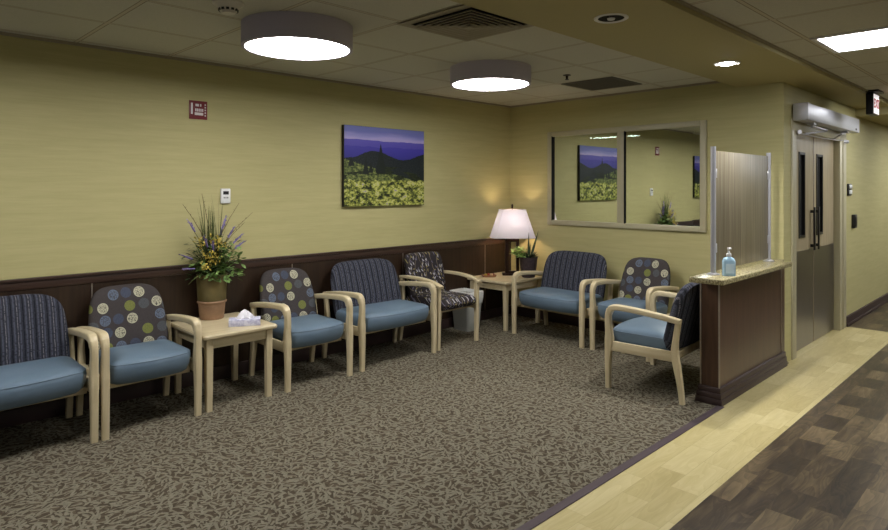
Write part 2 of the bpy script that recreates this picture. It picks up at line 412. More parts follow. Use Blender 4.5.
# ------------------------------------------------------------------ the setting
XR, YR, YE = 4.2, -2.6, 14.0
struct(S_box('floor_carpet', -5.75, -1.80, YR, YB+.1, -.06, 0, M['carpet']))
struct(MB().box(-1.80, -1.315, YR, YB+.1, -.06, 0).box(-1.98, -1.315, YB+.1, 8.29, -.06, 0).build('floor_light_planks', M['plank_light']))
b = MB().box(-1.315, XR, YR, 8.29, -.06, 0).box(-2.0, XR, 8.29, YE, -.06, 0)
struct(b.build('floor_dark_planks', M['plank_dark']))
struct(S_box('trim_1', -1.815, -1.765, YR, 4.60, 0, .006, M['strip_purple'], .002))
struct(S_box('wall_left', XL-.12, XL, 0.70, YB+.15, 0, CEIL, M['wall']))
struct(S_box('wall_left_recess', -5.75, -5.10, YR, 0.70, 0, CEIL, M['wall']))
w0, w1, z0, z1 = -4.39, -2.52, 1.17, 2.25        # window opening
b = MB().box(XL-.1, w0, YB, YB+.15, 0, CEIL).box(w1, XC, YB, YB+.15, 0, CEIL).box(w0, w1, YB, YB+.15, 0, z0).box(w0, w1, YB, YB+.15, z1, CEIL)
struct(b.build('wall_back', M['wall']))
# corridor wall with the double door opening (6.42 .. 8.00)
b = MB().box(XC-.15, XC, YB+.15, 6.42, 0, 2.62).box(XC-.15, XC, 8.0, YE, 0, 2.62).box(XC-.15, XC, 6.42, 8.0, 2.14, 2.62)
struct(b.build('wall_corridor', M['wall']))
struct(S_box('wall_right', XR, XR+.1, 1.5, YE, 0, 2.6, M['wall']))
struct(S_box('wall_corridor_end', XC-.1, XR+.1, YE, YE+.1, 0, 2.6, M['wall']))
struct(S_box('ceiling', -5.75, -2.2, YR, YB+.12, CEIL, CEIL+.06, M['ceil_tiles']))
struct(S_box('ceiling_soffit', -2.22, -1.465, YR, 8.75, SOF, CEIL+.05, M['soffit']))
struct(S_box('ceiling_corridor', -1.465, XR, YR, 8.75, CEIL2, CEIL2+.06, M['ceil_tiles_hall']))
struct(S_box('ceiling_corridor_lowered', -1.98, XR, 8.75, YE, CEIL3, CEIL3+.2, M['soffit']))
struct(S_box('trim_2', -1.466, -1.445, YR, 8.75, CEIL2-.012, CEIL2, M['vent']))
struct(S_box('trim_3', XL, XL+.018, 0.70, YB, CEIL-.02, CEIL, M['vent']))
struct(S_box('trim_4', XL, -2.22, YB-.018, YB, CEIL-.02, CEIL, M['vent']))
# wainscot, chair rail, bases
seams = [1.32, 2.96, 4.29, 5.6]
struct(S_box('trim_5', XL, XL+.014, 0.70, YB, .10, .905, M['wains']))
b = MB().box(XL, XL+.022, 0.70, YB, .905, .968, .004).box(XL, XL+.034, 0.70, YB, .962, .982, .005)
struct(b.build('trim_6', M['rail']))
b = MB()
for y in seams: b.box(XL+.013, XL+.017, y-.004, y+.004, .12, .905)
struct(b.build('trim_7', M['strip_metal']))
b = MB().box(XL, XL+.025, 0.70, YB, 0, .11, .004)
struct(b.build('baseboard_left', M['base_purple']))
b = MB().box(-5.12, -5.086, YR, 0.70, .10, .905).box(-5.12, -5.066, YR, 0.70, .905, .982, .004)
struct(b.build('trim_8', M['rail']))
struct(S_box('baseboard_back', XL+.025, XC, YB-.018, YB, 0, .11, M['base_purple'], .004))
b = MB().box(XC, XC+.022, 8.27, YE, 0, .115, .004).box(XC, XC+.03, 8.27, YE, 0, .035, .004)
struct(b.build('baseboard_corridor', M['base_purple']))
# window
wf = MB()
for (a, c, d, e) in ((w0-.012, w0+.05, z0-.012, z1+.012), (w1-.05, w1+.012, z0-.012, z1+.012), (-3.475, -3.385, z0+.04, z1-.04)):
    wf.box(a, c, YB-.028, YB+.05, d, e, .004)
wf.box(w0+.05, w1-.05, YB-.028, YB+.05, z0-.012, z0+.045, .004).box(w0+.05, w1-.05, YB-.028, YB+.05, z1-.045, z1+.012, .004)
win = struct(wf.build('window_1', M['frame_paint']))
S_box('glass_pane', w0+.04, -3.43, YB-.004, YB+.004, z0+.035, z1-.035, M['mirror'], 0, win)
S_box('glass_pane', -3.43, w1-.04, YB-.016, YB-.008, z0+.035, z1-.035, M['mirror'], 0, win)
MB().box(-3.392, -3.378, YB-.03, YB-.002, z0+.04, z1-.04).box(w0+.05, w0+.062, YB-.03, YB-.002, z0+.04, z1-.04).build('sash_gasket', M['dark'], win)
# dim office behind the glass
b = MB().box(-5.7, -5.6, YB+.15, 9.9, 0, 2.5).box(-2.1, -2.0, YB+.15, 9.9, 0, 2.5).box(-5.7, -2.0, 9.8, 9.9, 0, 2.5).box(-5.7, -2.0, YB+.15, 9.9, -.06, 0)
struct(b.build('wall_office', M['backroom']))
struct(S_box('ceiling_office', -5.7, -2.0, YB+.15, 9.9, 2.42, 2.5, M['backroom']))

# ------------------------------------------------------------------ double door
dr = MB()
dr.box(XC-.06, XC+.014, 6.31, 6.428, 0, 2.14, .003).box(XC-.06, XC+.014, 7.99, 8.265, 0, 2.24, .003).box(XC-.06, XC+.014, 6.31, 8.0, 2.132, 2.24, .003)
dr.box(XC-.06, XC+.024, 8.09, 8.11, 0, 2.14, .002)
door = struct(dr.build('door_1', M['frame_paint']))
XD = XC-.05
for (a, c, s) in ((6.430, 7.203, -1), (7.211, 7.986, 1)):
    l0, l1 = ((6.73, 6.90) if s < 0 else (7.33, 7.53))
    lf = MB().box(XD-.045, XD, a, l0, .005, 2.13).box(XD-.045, XD, l1, c, .005, 2.13).box(XD-.045, XD, l0, l1, .005, 1.12).box(XD-.045, XD, l0, l1, 1.93, 2.13).build('door_leaf', M['doorwood'], door)
    S_box('vision_glass', XD-.03, XD-.018, l0, l1, 1.12, 1.93, M['dark'], 0, lf)
    v = MB()
    for (p, q, r, t) in ((l0-.012, l0+.006, 1.10, 1.95), (l1-.006, l1+.012, 1.10, 1.95), (l0, l1, 1.10, 1.125), (l0, l1, 1.925, 1.95)): v.box(XD-.02, XD+.008, p, q, r, t)
    v.build('vision_frame', M['black'], lf)
    S_box('kick_plate', XD-.001, XD+.002, a+.004, c-.004, .01, .975, M['kick'], 0, lf)
    yy = (7.10, 7.145) if s < 0 else (7.245, 7.29)
    MB().box(XD+.03, XD+.042, yy[0], yy[1], .96, 1.40, .004).box(XD, XD+.035, yy[0]+.01, yy[1]-.01, .99, 1.02).box(XD, XD+.035, yy[0]+.01, yy[1]-.01, 1.34, 1.37).build('pull_handle', M['black'], lf)
S_box('astragal', XD-.01, XD+.006, 7.203, 7.217, .01, 2.13, M['strip_metal'], .001, door)
S_box('edge_guard', XD-.01, XD+.004, 6.425, 6.445, .01, 2.13, M['strip_metal'], .001, door)
# door operator
op = thing('door_operator', 'long silver automatic door operator box mounted above the double doors', 'door operator', (XC+.014, 7.3, 2.22))
MB().box(0, .125, -.97, .97, 0, .155, .006).build('housing', M['alu'], op)
S_box('end_cap', .0, .128, -.985, -.955, -.002, .158, M['alu'], .004, op)
for s in (-1, 1):
    MB().box(.03, .09, s*.62-.05, s*.62+.05, -.02, .0, .003).build('arm_mount', M['alu'], op)
    MB().tube([(.06, s*.62, -.03), (.10, s*.28, -.055)], .012, 8).tube([(.10, s*.28, -.06), (.0, s*.50-.1, -.10)], .010, 8).build('closer_arm', M['silver'], op)
    MB().tube([(-.02, s*.80, -.10), (.03, s*.88, -.10)], .02, 10).build('arm_bracket', M['silver'], op)
MB().tube([(-.0, -.86, -.105), (.02, -.1, -.115), (.02, .45, -.105), (.0, .82, -.085)], .006, 6).build('link_rod', M['silver'], op)
S_box('indicator_switch', .124, .129, .80, .84, .02, .04, M['black'], 0, op)

# ------------------------------------------------------------------ half wall with counter
hw = MB().box(-1.945, -1.812, 4.62, YB, .10, .912)
half = struct(hw.build('wall_half', M['counter_panel']))
st = MB()
for (x, y) in ((-1.946, 4.619), (-1.811, 4.619)): st.box(x-.005, x+.005, y-.005, y+.005, .12, .911)
st.box(-1.816, -1.806, 6.0, 6.01, .12, .911)
struct(st.build('trim_9', M['strip_metal']))
bb = MB()
for (o, za, zb) in ((.032, 0, .045), (.026, .045, .085), (.018, .085, .125)): bb.box(-1.945-o, -1.812+o, 4.62-o, YB-.02, za, zb, .004)
struct(bb.build('baseboard_half_wall', M['base_purple']))
tag(MB().box(-1.945, -1.70, 4.41, 5.93, .912, .95, .006).box(-1.945, -1.815, 5.92, YB-.002, .912, .95, .004).build('countertop', M['granite']),
    'speckled granite countertop capping the dark wood half wall', 'countertop')
ps = thing('privacy_screen', 'brown reeded privacy panel held between two silver posts on the counter', 'screen', (-1.87, 5.26, .95))
S_box('panel', -.006, .006, -.575, .575, .025, .925, M['resin'], .002, ps)
for s, y in ((-1, -.60), (1, .60)):
    p = MB().tube([(0, y, 0), (0, y, .955)], .019, 16).build('post', M['silver'], ps)
    MB().lathe([(.001, 0), (.045, 0), (.045, .006), (.024, .014), (.02, .014)], 24, (0, y)).build('post_base', M['silver'], p)
    for z in (.16, .72): MB().box(-.012, .012, min(y, y-s*.045), max(y, y-s*.045), z, z+.07, .003).build('clip', M['silver'], p)
# sanitizer
sb = thing('sanitizer_bottle', 'clear blue hand sanitizer bottle with white pump on the counter', 'bottle', (-1.765, 4.68, .95), math.radians(40))
bot = MB()
def rr(w, d, z, r, n=6):
    pts = []
    for (cx, cy, a0) in ((w-r, d-r, 0), (-w+r, d-r, 90), (-w+r, -d+r, 180), (w-r, -d+r, 270)):
        for i in range(n+1):
            a = math.radians(a0+90*i/n); pts.append((cx+r*math.cos(a), cy+r*math.sin(a), z))
    return pts
bot.loft([rr(.040, .026, 0, .01), rr(.042, .028, .004, .012), rr(.042, .028, .108, .012), rr(.034, .024, .128, .014), rr(.016, .016, .138, .0155), rr(.014, .014, .146, .0135)])
mg = Mat('blue_gel', .12, 0, .5); mg.color(mg.mix(mg.noise(mg.obj, 12), S(164, 202, 226), S(186, 216, 236))); mg.b.inputs['Transmission Weight'].default_value = .15; mg.b.inputs['IOR'].default_value = 1.3
bot.build('bottle', mg.m, sb)
S_box('label_patch', -.03, .03, -.0292, -.0285, .02, .09, plain('pale_blue_label', S(196, 216, 228), .4), 0, sb)
pm = MB().lathe([(.001, .142), (.017, .142), (.017, .162), (.008, .166), (.006, .188), (.006, .196), (.001, .196)], 20)
pm.box(-.008, .008, -.038, .012, .194, .206, .003)
pm.build('pump', M['white'], sb)

# ------------------------------------------------------------------ chairs
def rring(cx, cy, cz, hx, hd, ty, tz, r=.45, n=3):
    """rounded rectangle section: half width hx along x, half depth hd along the in-plane normal (-tz, ty)"""
    out = []; rad = min(hx, hd)*r
    ny, nz = -tz, ty
    for (sx, sd, a0) in ((1, 1, 0), (-1, 1, 90), (-1, -1, 180), (1, -1, 270)):
        for i in range(n+1):
            a = math.radians(a0+90*i/n)
            u = sx*(hx-rad)+rad*math.cos(a); v = sd*(hd-rad)+rad*math.sin(a)
            out.append((cx+u, cy+v*ny, cz+v*nz))
    return out
def sweep(b, pts, x, r=.45):
    """pts: (y, z, half depth, half width, [dx])"""
    rings = []
    for i, p in enumerate(pts):
        q0, q1 = pts[max(i-1, 0)], pts[min(i+1, len(pts)-1)]
        ty, tz = q1[0]-q0[0], q1[1]-q0[1]; L = math.hypot(ty, tz); ty /= L; tz /= L
        dx = p[4] if len(p) > 4 else 0
        rings.append(rring(x+dx, p[0], p[1], p[3], p[2], ty, tz, r))
    return b.loft(rings)
def smoothpts(pts, k=3):
    out = []
    n = len(pts)
    for i in range(n-1):
        p0, p1, p2, p3 = pts[max(i-1, 0)], pts[i], pts[i+1], pts[min(i+2, n-1)]
        for j in range(k):
            t = j/k
            out.append(tuple(.5*((2*b)+(-a+c)*t+(2*a-5*b+4*c-d)*t*t+(-a+3*b-3*c+d)*t**3) for a, b, c, d in zip(p0, p1, p2, p3)))
    out.append(pts[-1]); return out
FRONT = smoothpts([(-.298, 0, .019, .021), (-.300, .15, .021, .022), (-.297, .30, .027, .023), (-.290, .385, .034, .024), (-.291, .44, .029, .023), (-.298, .52, .024, .022), (-.297, .585, .024, .022), (-.284, .625, .025, .023)], 3)
ARM = smoothpts([(-.292, .592, .024, .024), (-.276, .630, .025, .026), (-.240, .648, .023, .028), (-.15, .648, .021, .029), (0, .638, .021, .029), (.15, .622, .021, .027), (.278, .603, .020, .024)], 3)
REAR = smoothpts([(.292, 0, .018, .020), (.275, .14, .021, .021), (.252, .27, .026, .022), (.236, .37, .027, .022), (.242, .46, .021, .021), (.256, .56, .020, .020), (.262, .602, .020, .020)], 3)
def seat_ring(W, inset, z, bulge, y0=-.285, y1=.175, n=10):
    W2 = W-inset; a, c = y0+inset, y1-inset; r = .045
    pts = []
    N = 22
    for i in range(N+1):                          # front edge, bulging forward
        t = -1+2*i/N; x = W2*t
        yy = a-bulge*(1-t*t)
        e = max(0, (abs(t)*W2-(W2-r))/r)
        yy += r*(1-math.sqrt(max(0, 1-e*e)))
        pts.append((x, yy, z))
    for i in range(1, 5): pts.append((W2, a+r+(c-a-2*r)*i/4, z))
    for i in range(1, 4): A = PI/2*i/3; pts.append((W2-r+r*math.cos(A), c-r+r*math.sin(A), z))
    for i in range(1, 8): pts.append((W2-r-(2*W2-2*r)*i/7, c, z))
    for i in range(1, 4): A = PI/2+PI/2*i/3; pts.append((-W2+r+r*math.cos(A), c-r+r*math.sin(A), z))
    for i in range(1, 4): pts.append((-W2, c-r-(c-a-2*r)*i/4, z))
    return pts
def make_seat(W, bulge=.05):
    b = MB(); R = []
    for inset, z, bl in ((.05, .314, .6), (.034, .318, .75), (.018, .334, .88), (.006, .372, .97), (.0, .425, 1.), (.003, .447, .98), (.012, .461, .95), (.035, .472, .85), (.08, .481, .6), (.13, .486, .4), (.17, .488, .2)):
        R.append(seat_ring(W, inset, z, bulge*bl))
    b.loft(R); return b
def back_outline(W, zb, zt, n, frac, inset=0., N=56):
    pts = []; zc = zb+(zt-zb)*.42
    for i in range(N):
        a = 2*PI*i/N
        c, s = math.cos(a), math.sin(a)
        nn = n if s > 0 else 6.
        x = (abs(c)**(2/nn))*(1 if c > 0 else -1)*(W-inset)
        H = (zt-zc-inset) if s > 0 else (zc-zb-inset)
        z = zc+(abs(s)**(2/nn))*(1 if s > 0 else -1)*H
        z += 0
        t = max(0, (z-zc)/(zt-zc)); x *= 1-frac*t
        if s < 0: x *= 1-.02*abs(s)
        pts.append((x, z))
    return pts
def make_back(W, zt=.885, n=3.6, frac=.06, zb=.365, lean=.25, y0=.165, th=.075):
    b = MB(); R = []
    def yy(z, x): return y0+(z-.42)*lean-.05*(x/W)**2
    for (ins, dy) in ((.20, th), (.06, th), (.015, th-.008), (.0, th-.03), (.0, .022), (.008, .008), (.022, -.002), (.06, -.012), (.12, -.019), (.19, -.022)):
        o = back_outline(W, zb, zt, n, frac, ins)
        R.append([(x, yy(z, x)+dy, z) for x, z in o])
    b.loft(R); return b
def bar_frame(t, hw):
    for s in (-1, 1):
        x = s*hw
        sweep(MB(), FRONT, x).build('leg', M['maple'], t)
        sweep(MB(), REAR, x).build('leg', M['maple'], t)
        sweep(MB(), ARM, x).build('armrest', M['maple_y'], t)
        MB().box(x-.013, x+.013, -.275, .235, .300, .378, .005).build('side_rail', M['maple_y'], t)
    MB().box(-hw+.014, hw-.014, -.20, -.17, .285, .326, .004).build('cross_rail', M['maple_y'], t)
    MB().box(-hw+.014, hw-.014, .20, .228, .30, .36, .004).build('cross_rail', M['maple_y'], t)
def make_chair(name, fabric, cc, label, cat, group):
    t = thing(name, label, cat, (0, 0, 0), 0, group); hw = cc/2
    bar_frame(t, hw)
    W = hw-.026
    s = make_seat(W, .055 if cc < .7 else .07).build('seat', M['blue'], t)
    pr = seat_ring(W, .004, .452, (.055 if cc < .7 else .07)*.98)
    MB().tube(pr[0:27], .0035, 6).build('piping', M['blue'], s)
    if cc < .7: make_back(W-.006, .880, 4.6, .09, .325).build('backrest', fabric, t)
    else: make_back(W+.0, .885, 5.2, .05, .325).build('backrest', fabric, t)
    return t
GD, GS = 'dotted waiting room armchairs', 'wide striped waiting room chairs'
def place(o, x, y, deg, label):
    o.location = (x, y, 0); o.rotation_euler = (0, 0, math.radians(deg)); o['label'] = label; return o
dot = make_chair('waiting_chair', M['dots'], .592, '', 'chair', GD)
place(dot, -4.598, 1.512, 90, 'dotted armchair with blue seat on the left side of the flower table')
place(copy_tree(dot), -4.600, 2.814, 90, 'dotted armchair with blue seat between the flower table and a wide striped chair')
place(copy_tree(dot), -3.018, 5.62, 0, 'dotted armchair with blue seat under the window against the back wall')
stp = make_chair('wide_waiting_chair', M['stripes'], .862, '', 'chair', GS)
place(stp, -4.60, .722, 90, 'wide striped armchair with blue seat cut off by the left photo edge')
place(copy_tree(stp), -4.625, 3.692, 90, 'wide striped armchair under the landscape picture on the left wall')
place(copy_tree(stp), -3.852, 5.598, 0, 'wide striped armchair beside the lamp table against the back wall')
place(copy_tree(stp), -2.325, 4.852, -86.3, 'wide striped armchair with its back to the dark half wall')

# branch patterned guest chair
gc = thing('guest_chair', 'square-backed armchair in charcoal branch-print fabric near the corner table', 'chair', (-4.655, 4.492, 0), PI/2)
hw = .278
for s in (-1, 1):
    x = s*hw
    sweep(MB(), [(-.292, 0, .018, .019), (-.296, .30, .022, .020), (-.298, .61, .022, .020)], x, .3).build('leg', M['maple'], gc)
    sweep(MB(), smoothpts([(.285, 0, .018, .019), (.255, .2, .021, .020), (.240, .40, .022, .020), (.245, .655, .020, .019)]), x, .3).build('leg', M['maple'], gc)
    sweep(MB(), smoothpts([(-.345, .618, .014, .026), (-.24, .650, .015, .028), (-.08, .672, .015, .028), (.12, .676, .015, .027), (.268, .668, .014, .024)]), x, .4).build('armrest', M['maple_y'], gc)
    MB().box(x-.012, x+.008, -.275, .232, .335, .372, .004).build('side_rail', M['maple_y'], gc)
MB().box(-hw+.014, hw-.014, -.20, -.17, .335, .372, .004).build('cross_rail', M['maple_y'], gc)
b = MB(); R = []
for (z, a, c, ins) in ((.372, -.25, .20, .03), (.378, -.30, .22, .012), (.395, -.325, .23, .003), (.425, -.338, .235, 0), (.455, -.330, .235, .003), (.476, -.305, .225, .014), (.488, -.26, .20, .04), (.492, -.18, .15, .10)):
    R.append([(px*1., (a+c)/2+py, z) for px, py, _ in rr(hw-.030-ins, (c-a)/2, z, .035)])
b.loft(R); b.build('seat', M['branches'], gc)
make_back(.262, .90, 7.5, .01, .42, .20, .155, .075).build('backrest', M['branches'], gc)

# ------------------------------------------------------------------ end tables
def make_table(cx, cy, dx, dy, label, h=.55):
    t = thing('end_table', label, 'table', (cx, cy, 0), 0, 'maple end tables')
    R = [rr(dx-.010, dy-.010, h-.032, .02), rr(dx-.002, dy-.002, h-.026, .022), rr(dx, dy, h-.018, .024), rr(dx, dy, h-.008, .024), rr(dx-.006, dy-.006, h, .02)]
    MB().loft(R).build('tabletop', M['maple_y'], t)
    for sx in (-1, 1):
        for sy in (-1, 1):
            x, y = sx*(dx-.055), sy*(dy-.055)
            MB().loft([[(x+p[0], y+p[1], p[2]) for p in rr(.021, .021, 0, .007)], [(x+p[0], y+p[1], p[2]) for p in rr(.026, .026, h-.031, .007)]]).build('leg', M['maple'], t)
    for s in (-1, 1):
        MB().box(-dx+.08, dx-.08, s*(dy-.052)-.009, s*(dy-.052)+.009, h-.105, h-.031, .002).build('apron', M['maple_y'], t)
        MB().box(s*(dx-.052)-.009, s*(dx-.052)+.009, -dy+.08, dy-.08, h-.105, h-.031, .002).build('apron', M['maple_y'], t)
    return t
T1 = make_table(-4.60, 2.128, .335, .288, 'pale maple end table holding the flower pot and tissue box')
T2 = make_table(-4.675, 5.62, .305, .35, 'pale maple end table in the corner holding the lit lamp')
TH = .55
# ------------------------------------------------------------------ potted flower arrangement
pf = thing('flower_arrangement', 'tall artificial flower arrangement of lavender and grasses in a brown clay pot', 'flower arrangement', (-4.835, 2.147, TH))
m = Mat('olive_glazed_clay', .4, 0, .4); m.color(m.ramp(m.noise(m.obj, 9, 3), [(.3, S(88, 80, 48)), (.7, S(116, 102, 64))])); GL = m.m
m = Mat('terracotta_clay', .75); m.color(m.ramp(m.noise(m.obj, 14, 3), [(.3, S(132, 104, 80)), (.7, S(158, 126, 98))])); TCM = m.m
pot = MB().lathe([(.001, .135), (.105, .135), (.108, .14), (.112, .22), (.117, .35), (.119, .355), (.112, .357), (.106, .345), (.001, .33)], 36).build('pot', GL, pf)
MB().lathe([(.001, 0), (.088, 0), (.092, .006), (.104, .134), (.001, .134)], 36).build('pot_base', TCM, pot)
MB().lathe([(.103, .128), (.112, .132), (.114, .142), (.108, .150), (.103, .150)], 36, caps=False).build('pot_band', TCM, pot)
def leafcol(name, a, c):
    m = Mat(name, .6, 0, .3); m.color(m.ramp(m.noise(m.obj, 18, 2), [(.3, a), (.7, c)])); return m.m
GR1 = leafcol('grass_green', S(52, 64, 32), S(92, 104, 54)); GR2 = leafcol('leaf_green', S(78, 108, 54), S(140, 168, 98)); GR3 = leafcol('dark_leaf_green', S(36, 52, 32), S(66, 86, 50))
LAV = leafcol('lavender_purple', S(98, 86, 136), S(146, 134, 182)); YEL = leafcol('yellow_blossom', S(160, 140, 50), S(204, 186, 92)); TWG = leafcol('brown_twig', S(84, 70, 46), S(116, 98, 66))
rnd = random.Random(11)
def blade(b, base, tip, w, sag=.05, n=6):
    base, tip = Vector(base), Vector(tip); side = (tip-base).cross(Vector((rnd.uniform(-1, 1), rnd.uniform(-1, 1), .3))).normalized()
    vs = []; fs = []
    out = Vector((tip.x-base.x, tip.y-base.y, 0))
    for i in range(n+1):
        t = i/n; p = base.lerp(tip, t)+Vector((0, 0, 1))*sag*4*t*(1-t)-out*.35*t*(1-t); ww = w*(1-t)**.6
        nrm = side.cross(tip-base).normalized()
        vs += [p-side*ww, p+nrm*ww*.4, p+side*ww]
    for i in range(n):
        for k in (0, 1): fs.append((i*3+k, i*3+k+1, i*3+k+4, i*3+k+3))
    b.add(vs, fs)
def clampwall(p, lim=-.10):                    # keep leaves in front of the wall (local x)
    return (max(p[0], lim), p[1], p[2])
b = MB()
for i in range(110):
    a = rnd.uniform(0, 2*PI); r = abs(rnd.gauss(0, .12)); h = rnd.uniform(.5, .85)-r*.7
    if i < 34: r = rnd.uniform(.0, .09); h = rnd.uniform(.72, 1.02)
    blade(b, (.05*math.cos(a)*.6, .05*math.sin(a), .32), clampwall((r*math.cos(a), r*math.sin(a)*1.25-.02, h)), .0045)
for i in range(110):                             # low outward needles
    a = rnd.uniform(-PI, PI); r = rnd.uniform(.12, .27)
    blade(b, (.05*math.cos(a), .05*math.sin(a), .33), clampwall((r*math.cos(a), r*math.sin(a), rnd.uniform(.34, .55))), .0035)
b.build('grass', GR1, pf)
def leaf(b, c, d, L, w):
    d = Vector(d).normalized(); s = d.cross(Vector((rnd.uniform(-.4, .4), rnd.uniform(-.4, .4), 1))).normalized(); n = s.cross(d)
    c = Vector(c); vs = []; fs = []
    for i, (t, k) in enumerate(((0, .05), (.25, .75), (.5, 1), (.75, .7), (1, .04))):
        p = c+d*L*t+n*(-.25*L*t*t); vs += [p-s*w*k, p-n*w*.25*k, p+s*w*k]
    for i in range(4):
        for k in (0, 1): fs.append((i*3+k, i*3+k+1, i*3+k+4, i*3+k+3))
    b.add(vs, fs)
b = MB()
for (cy, cz, cx, nn, sp) in ((.03, .40, .10, 26, .05), (.10, .39, .07, 18, .05), (-.05, .37, .09, 20, .05), (.07, .52, .08, 18, .05), (.20, .46, .02, 14, .06), (0, .60, .05, 12, .05), (.13, .56, .03, 12, .05), (-.12, .42, .04, 16, .05), (.16, .36, .08, 14, .05), (.02, .35, .12, 16, .05)):
    for i in range(nn):
        p = clampwall((cx+rnd.uniform(-sp, sp), cy+rnd.uniform(-sp, sp), cz+rnd.uniform(-sp, sp)), -.06)
        leaf(b, p, (rnd.uniform(-.2, 1), rnd.uniform(-1, 1), rnd.uniform(-.5, .8)), rnd.uniform(.035, .065), rnd.uniform(.013, .024))
b.build('leaves', GR2, pf)
b = MB()
for i in range(330):
    a = rnd.uniform(-PI, PI); r = rnd.uniform(.03, .21)
    p = clampwall((r*math.cos(a)*.8, r*math.sin(a), rnd.uniform(.33, .62)), -.055); leaf(b, p, (math.cos(a), math.sin(a), rnd.uniform(-.3, .8)), rnd.uniform(.03, .06), .007)
b.build('leaves', GR3, pf)
for (ty, tz, tx, tilt) in ((-.19, .78, .02, 0), (.10, .80, .03, 0), (.16, .72, .05, 0), (.22, .66, .06, 0), (-.26, .53, .06, 0), (-.26, .43, .10, 0), (.25, .60, .04, 0), (-.10, .66, .09, 0), (.08, .70, .0, 0), (-.05, .62, .13, 0)):
    st = MB(); base = Vector((.02, ty*.15, .33)); tip = Vector((tx, ty, tz)); mid = base.lerp(tip, .5)+Vector((0, -ty*.18, .03))
    st.tube([base, mid, base.lerp(tip, .8)+Vector((0, -ty*.05, .01)), tip], .0022, 5)
    s_ = st.build('flower_stem', GR1, pf)
    sp = MB(); d = (tip-mid).normalized()
    for k in range(22):
        q = tip-d*(.10*k/22-.01)+Vector((rnd.uniform(-1, 1), rnd.uniform(-1, 1), rnd.uniform(-1, 1)))*.007
        leaf(sp, q, d+Vector((rnd.uniform(-.6, .6), rnd.uniform(-.6, .6), 0)), .020, .005)
    sp.tube([tip-d*.09, tip-d*.04, tip+d*.012], [.007, .0078, .0025], 6)
    sp.build('lavender_spike', LAV, s_)
for (cx, cy, cz) in ((.11, -.08, .52), (.10, -.13, .62), (.10, .04, .60), (.13, -.10, .44), (.09, -.01, .64), (.12, -.03, .50)):
    bl = MB()
    for i in range(34):
        p = (cx+rnd.uniform(-.03, .03), cy+rnd.uniform(-.04, .04), cz+rnd.uniform(-.035, .035)); leaf(bl, p, (rnd.uniform(-1, 1), rnd.uniform(-1, 1), rnd.uniform(-1, 1)), .026, .0075)
    bl.build('yellow_blossom', YEL, pf)
for (ty, tz) in ((.34, .84), (.22, .92), (-.24, .92), (-.09, 1.0), (.27, .76)):
    tw = MB(); base = Vector((.0, 0, .33)); tip = Vector((.02, ty, tz)); pts = [base.lerp(tip, t)+Vector((0, -ty*.25*math.sin(PI*t), 0)) for t in (0, .3, .6, .8, 1)]
    tw.tube(pts, [.003, .003, .0025, .002, .0012], 5)
    for k in range(9):
        q = base.lerp(tip, .55+.05*k)+Vector((0, -ty*.25*math.sin(PI*(.55+.05*k)), 0)); leaf(tw, q, (rnd.uniform(-1, 1), rnd.uniform(-1, 1), .8), .016, .003)
    tw.build('twig', TWG, pf)
# tissue box
tb = thing('tissue_box', 'pale lilac tissue box with white tissue on the flower table', 'tissue box', (-4.43, 2.225, TH), math.radians(62))
m = Mat('lilac_cardboard', .6); m.color(m.ramp(m.noise(m.obj, 40, 2), [(.4, S(176, 176, 204)), (.6, S(208, 208, 226))])); 
MB().box(-.115, .115, -.06, .06, 0, .05, .003).build('box', m.m, tb)
ts = MB(); vs = []; N = 22
for i, (r, z) in enumerate(((.045, .048), (.040, .062), (.030, .080), (.020, .098), (.004, .112))):
    for j in range(N):
        a = 2*PI*j/N; k = 1+.28*math.sin(5*a+i)+.15*math.sin(9*a); vs.append((r*k*math.cos(a)*1.3, r*k*math.sin(a)*.8, z+.006*math.sin(3*a+i)))
fs = [(i*N+j, i*N+(j+1) % N, (i+1)*N+(j+1) % N, (i+1)*N+j) for i in range(4) for j in range(N)]
fs.append(tuple(range(4*N, 5*N))); fs.append(tuple(range(N-1, -1, -1)))
ts.add(vs, fs); ts.build('tissue', plain('white_tissue', S(232, 230, 236), .8, var=.02), tb)
# ------------------------------------------------------------------ lamp
lp = thing('table_lamp', 'lit table lamp with white tapered shade and dark open bronze base', 'lamp', (-4.705, 5.785, TH), math.radians(45))
MB().box(-.12, .12, -.055, .055, 0, .028, .004).build('base', M['bronze'], lp)
fr = MB().box(-.085, -.045, -.03, .03, .028, .43, .003).box(.045, .08, -.03, .03, .028, .43, .003).box(-.085, .08, -.03, .03, .40, .44, .003).box(-.085, .08, -.03, .03, .028, .05, .003)
fr.build('frame', M['bronze'], lp)
MB().tube([(0, 0, .43), (0, 0, .56)], .009, 10).tube([(0, 0, .56), (0, 0, .60)], .018, 12).build('socket', M['bronze'], lp)
MB().lathe([(.004, .595), (.02, .61), (.032, .64), (.03, .665), (.012, .69), (.001, .694)], 20).build('bulb', M['warm_bulb'], lp)
def shade_ring(w, d, c, z): return [(w-c, -d, z), (w, -d+c, z), (w, d-c, z), (w-c, d, z), (-w+c, d, z), (-w, d-c, z), (-w, -d+c, z), (-w+c, -d, z)]
sh = MB(); outer = [shade_ring(.262, .185, .055, .455), shade_ring(.155, .115, .035, .785)]; inner = [shade_ring(.258, .181, .055, .455), shade_ring(.151, .111, .035, .785)]
sh.loft(outer, True, False); sh.loft(inner, True, False)
for k in (0, 1):
    o, i_ = outer[k], inner[k]; sh.add(o+i_, [(j, (j+1) % 8, 8+(j+1) % 8, 8+j) for j in range(8)])
shade_o = sh.build('lamp_shade', M['shade'], lp)
tr = MB()
for (w, d, c, z) in ((.264, .187, .055, .455), (.157, .117, .035, .785)):
    r = [Vector(p) for p in shade_ring(w, d, c, z)]; tr.tube(r+[r[0]], .004, 6)
tr.build('shade_trim', M['shade'], shade_o)
sp = MB()
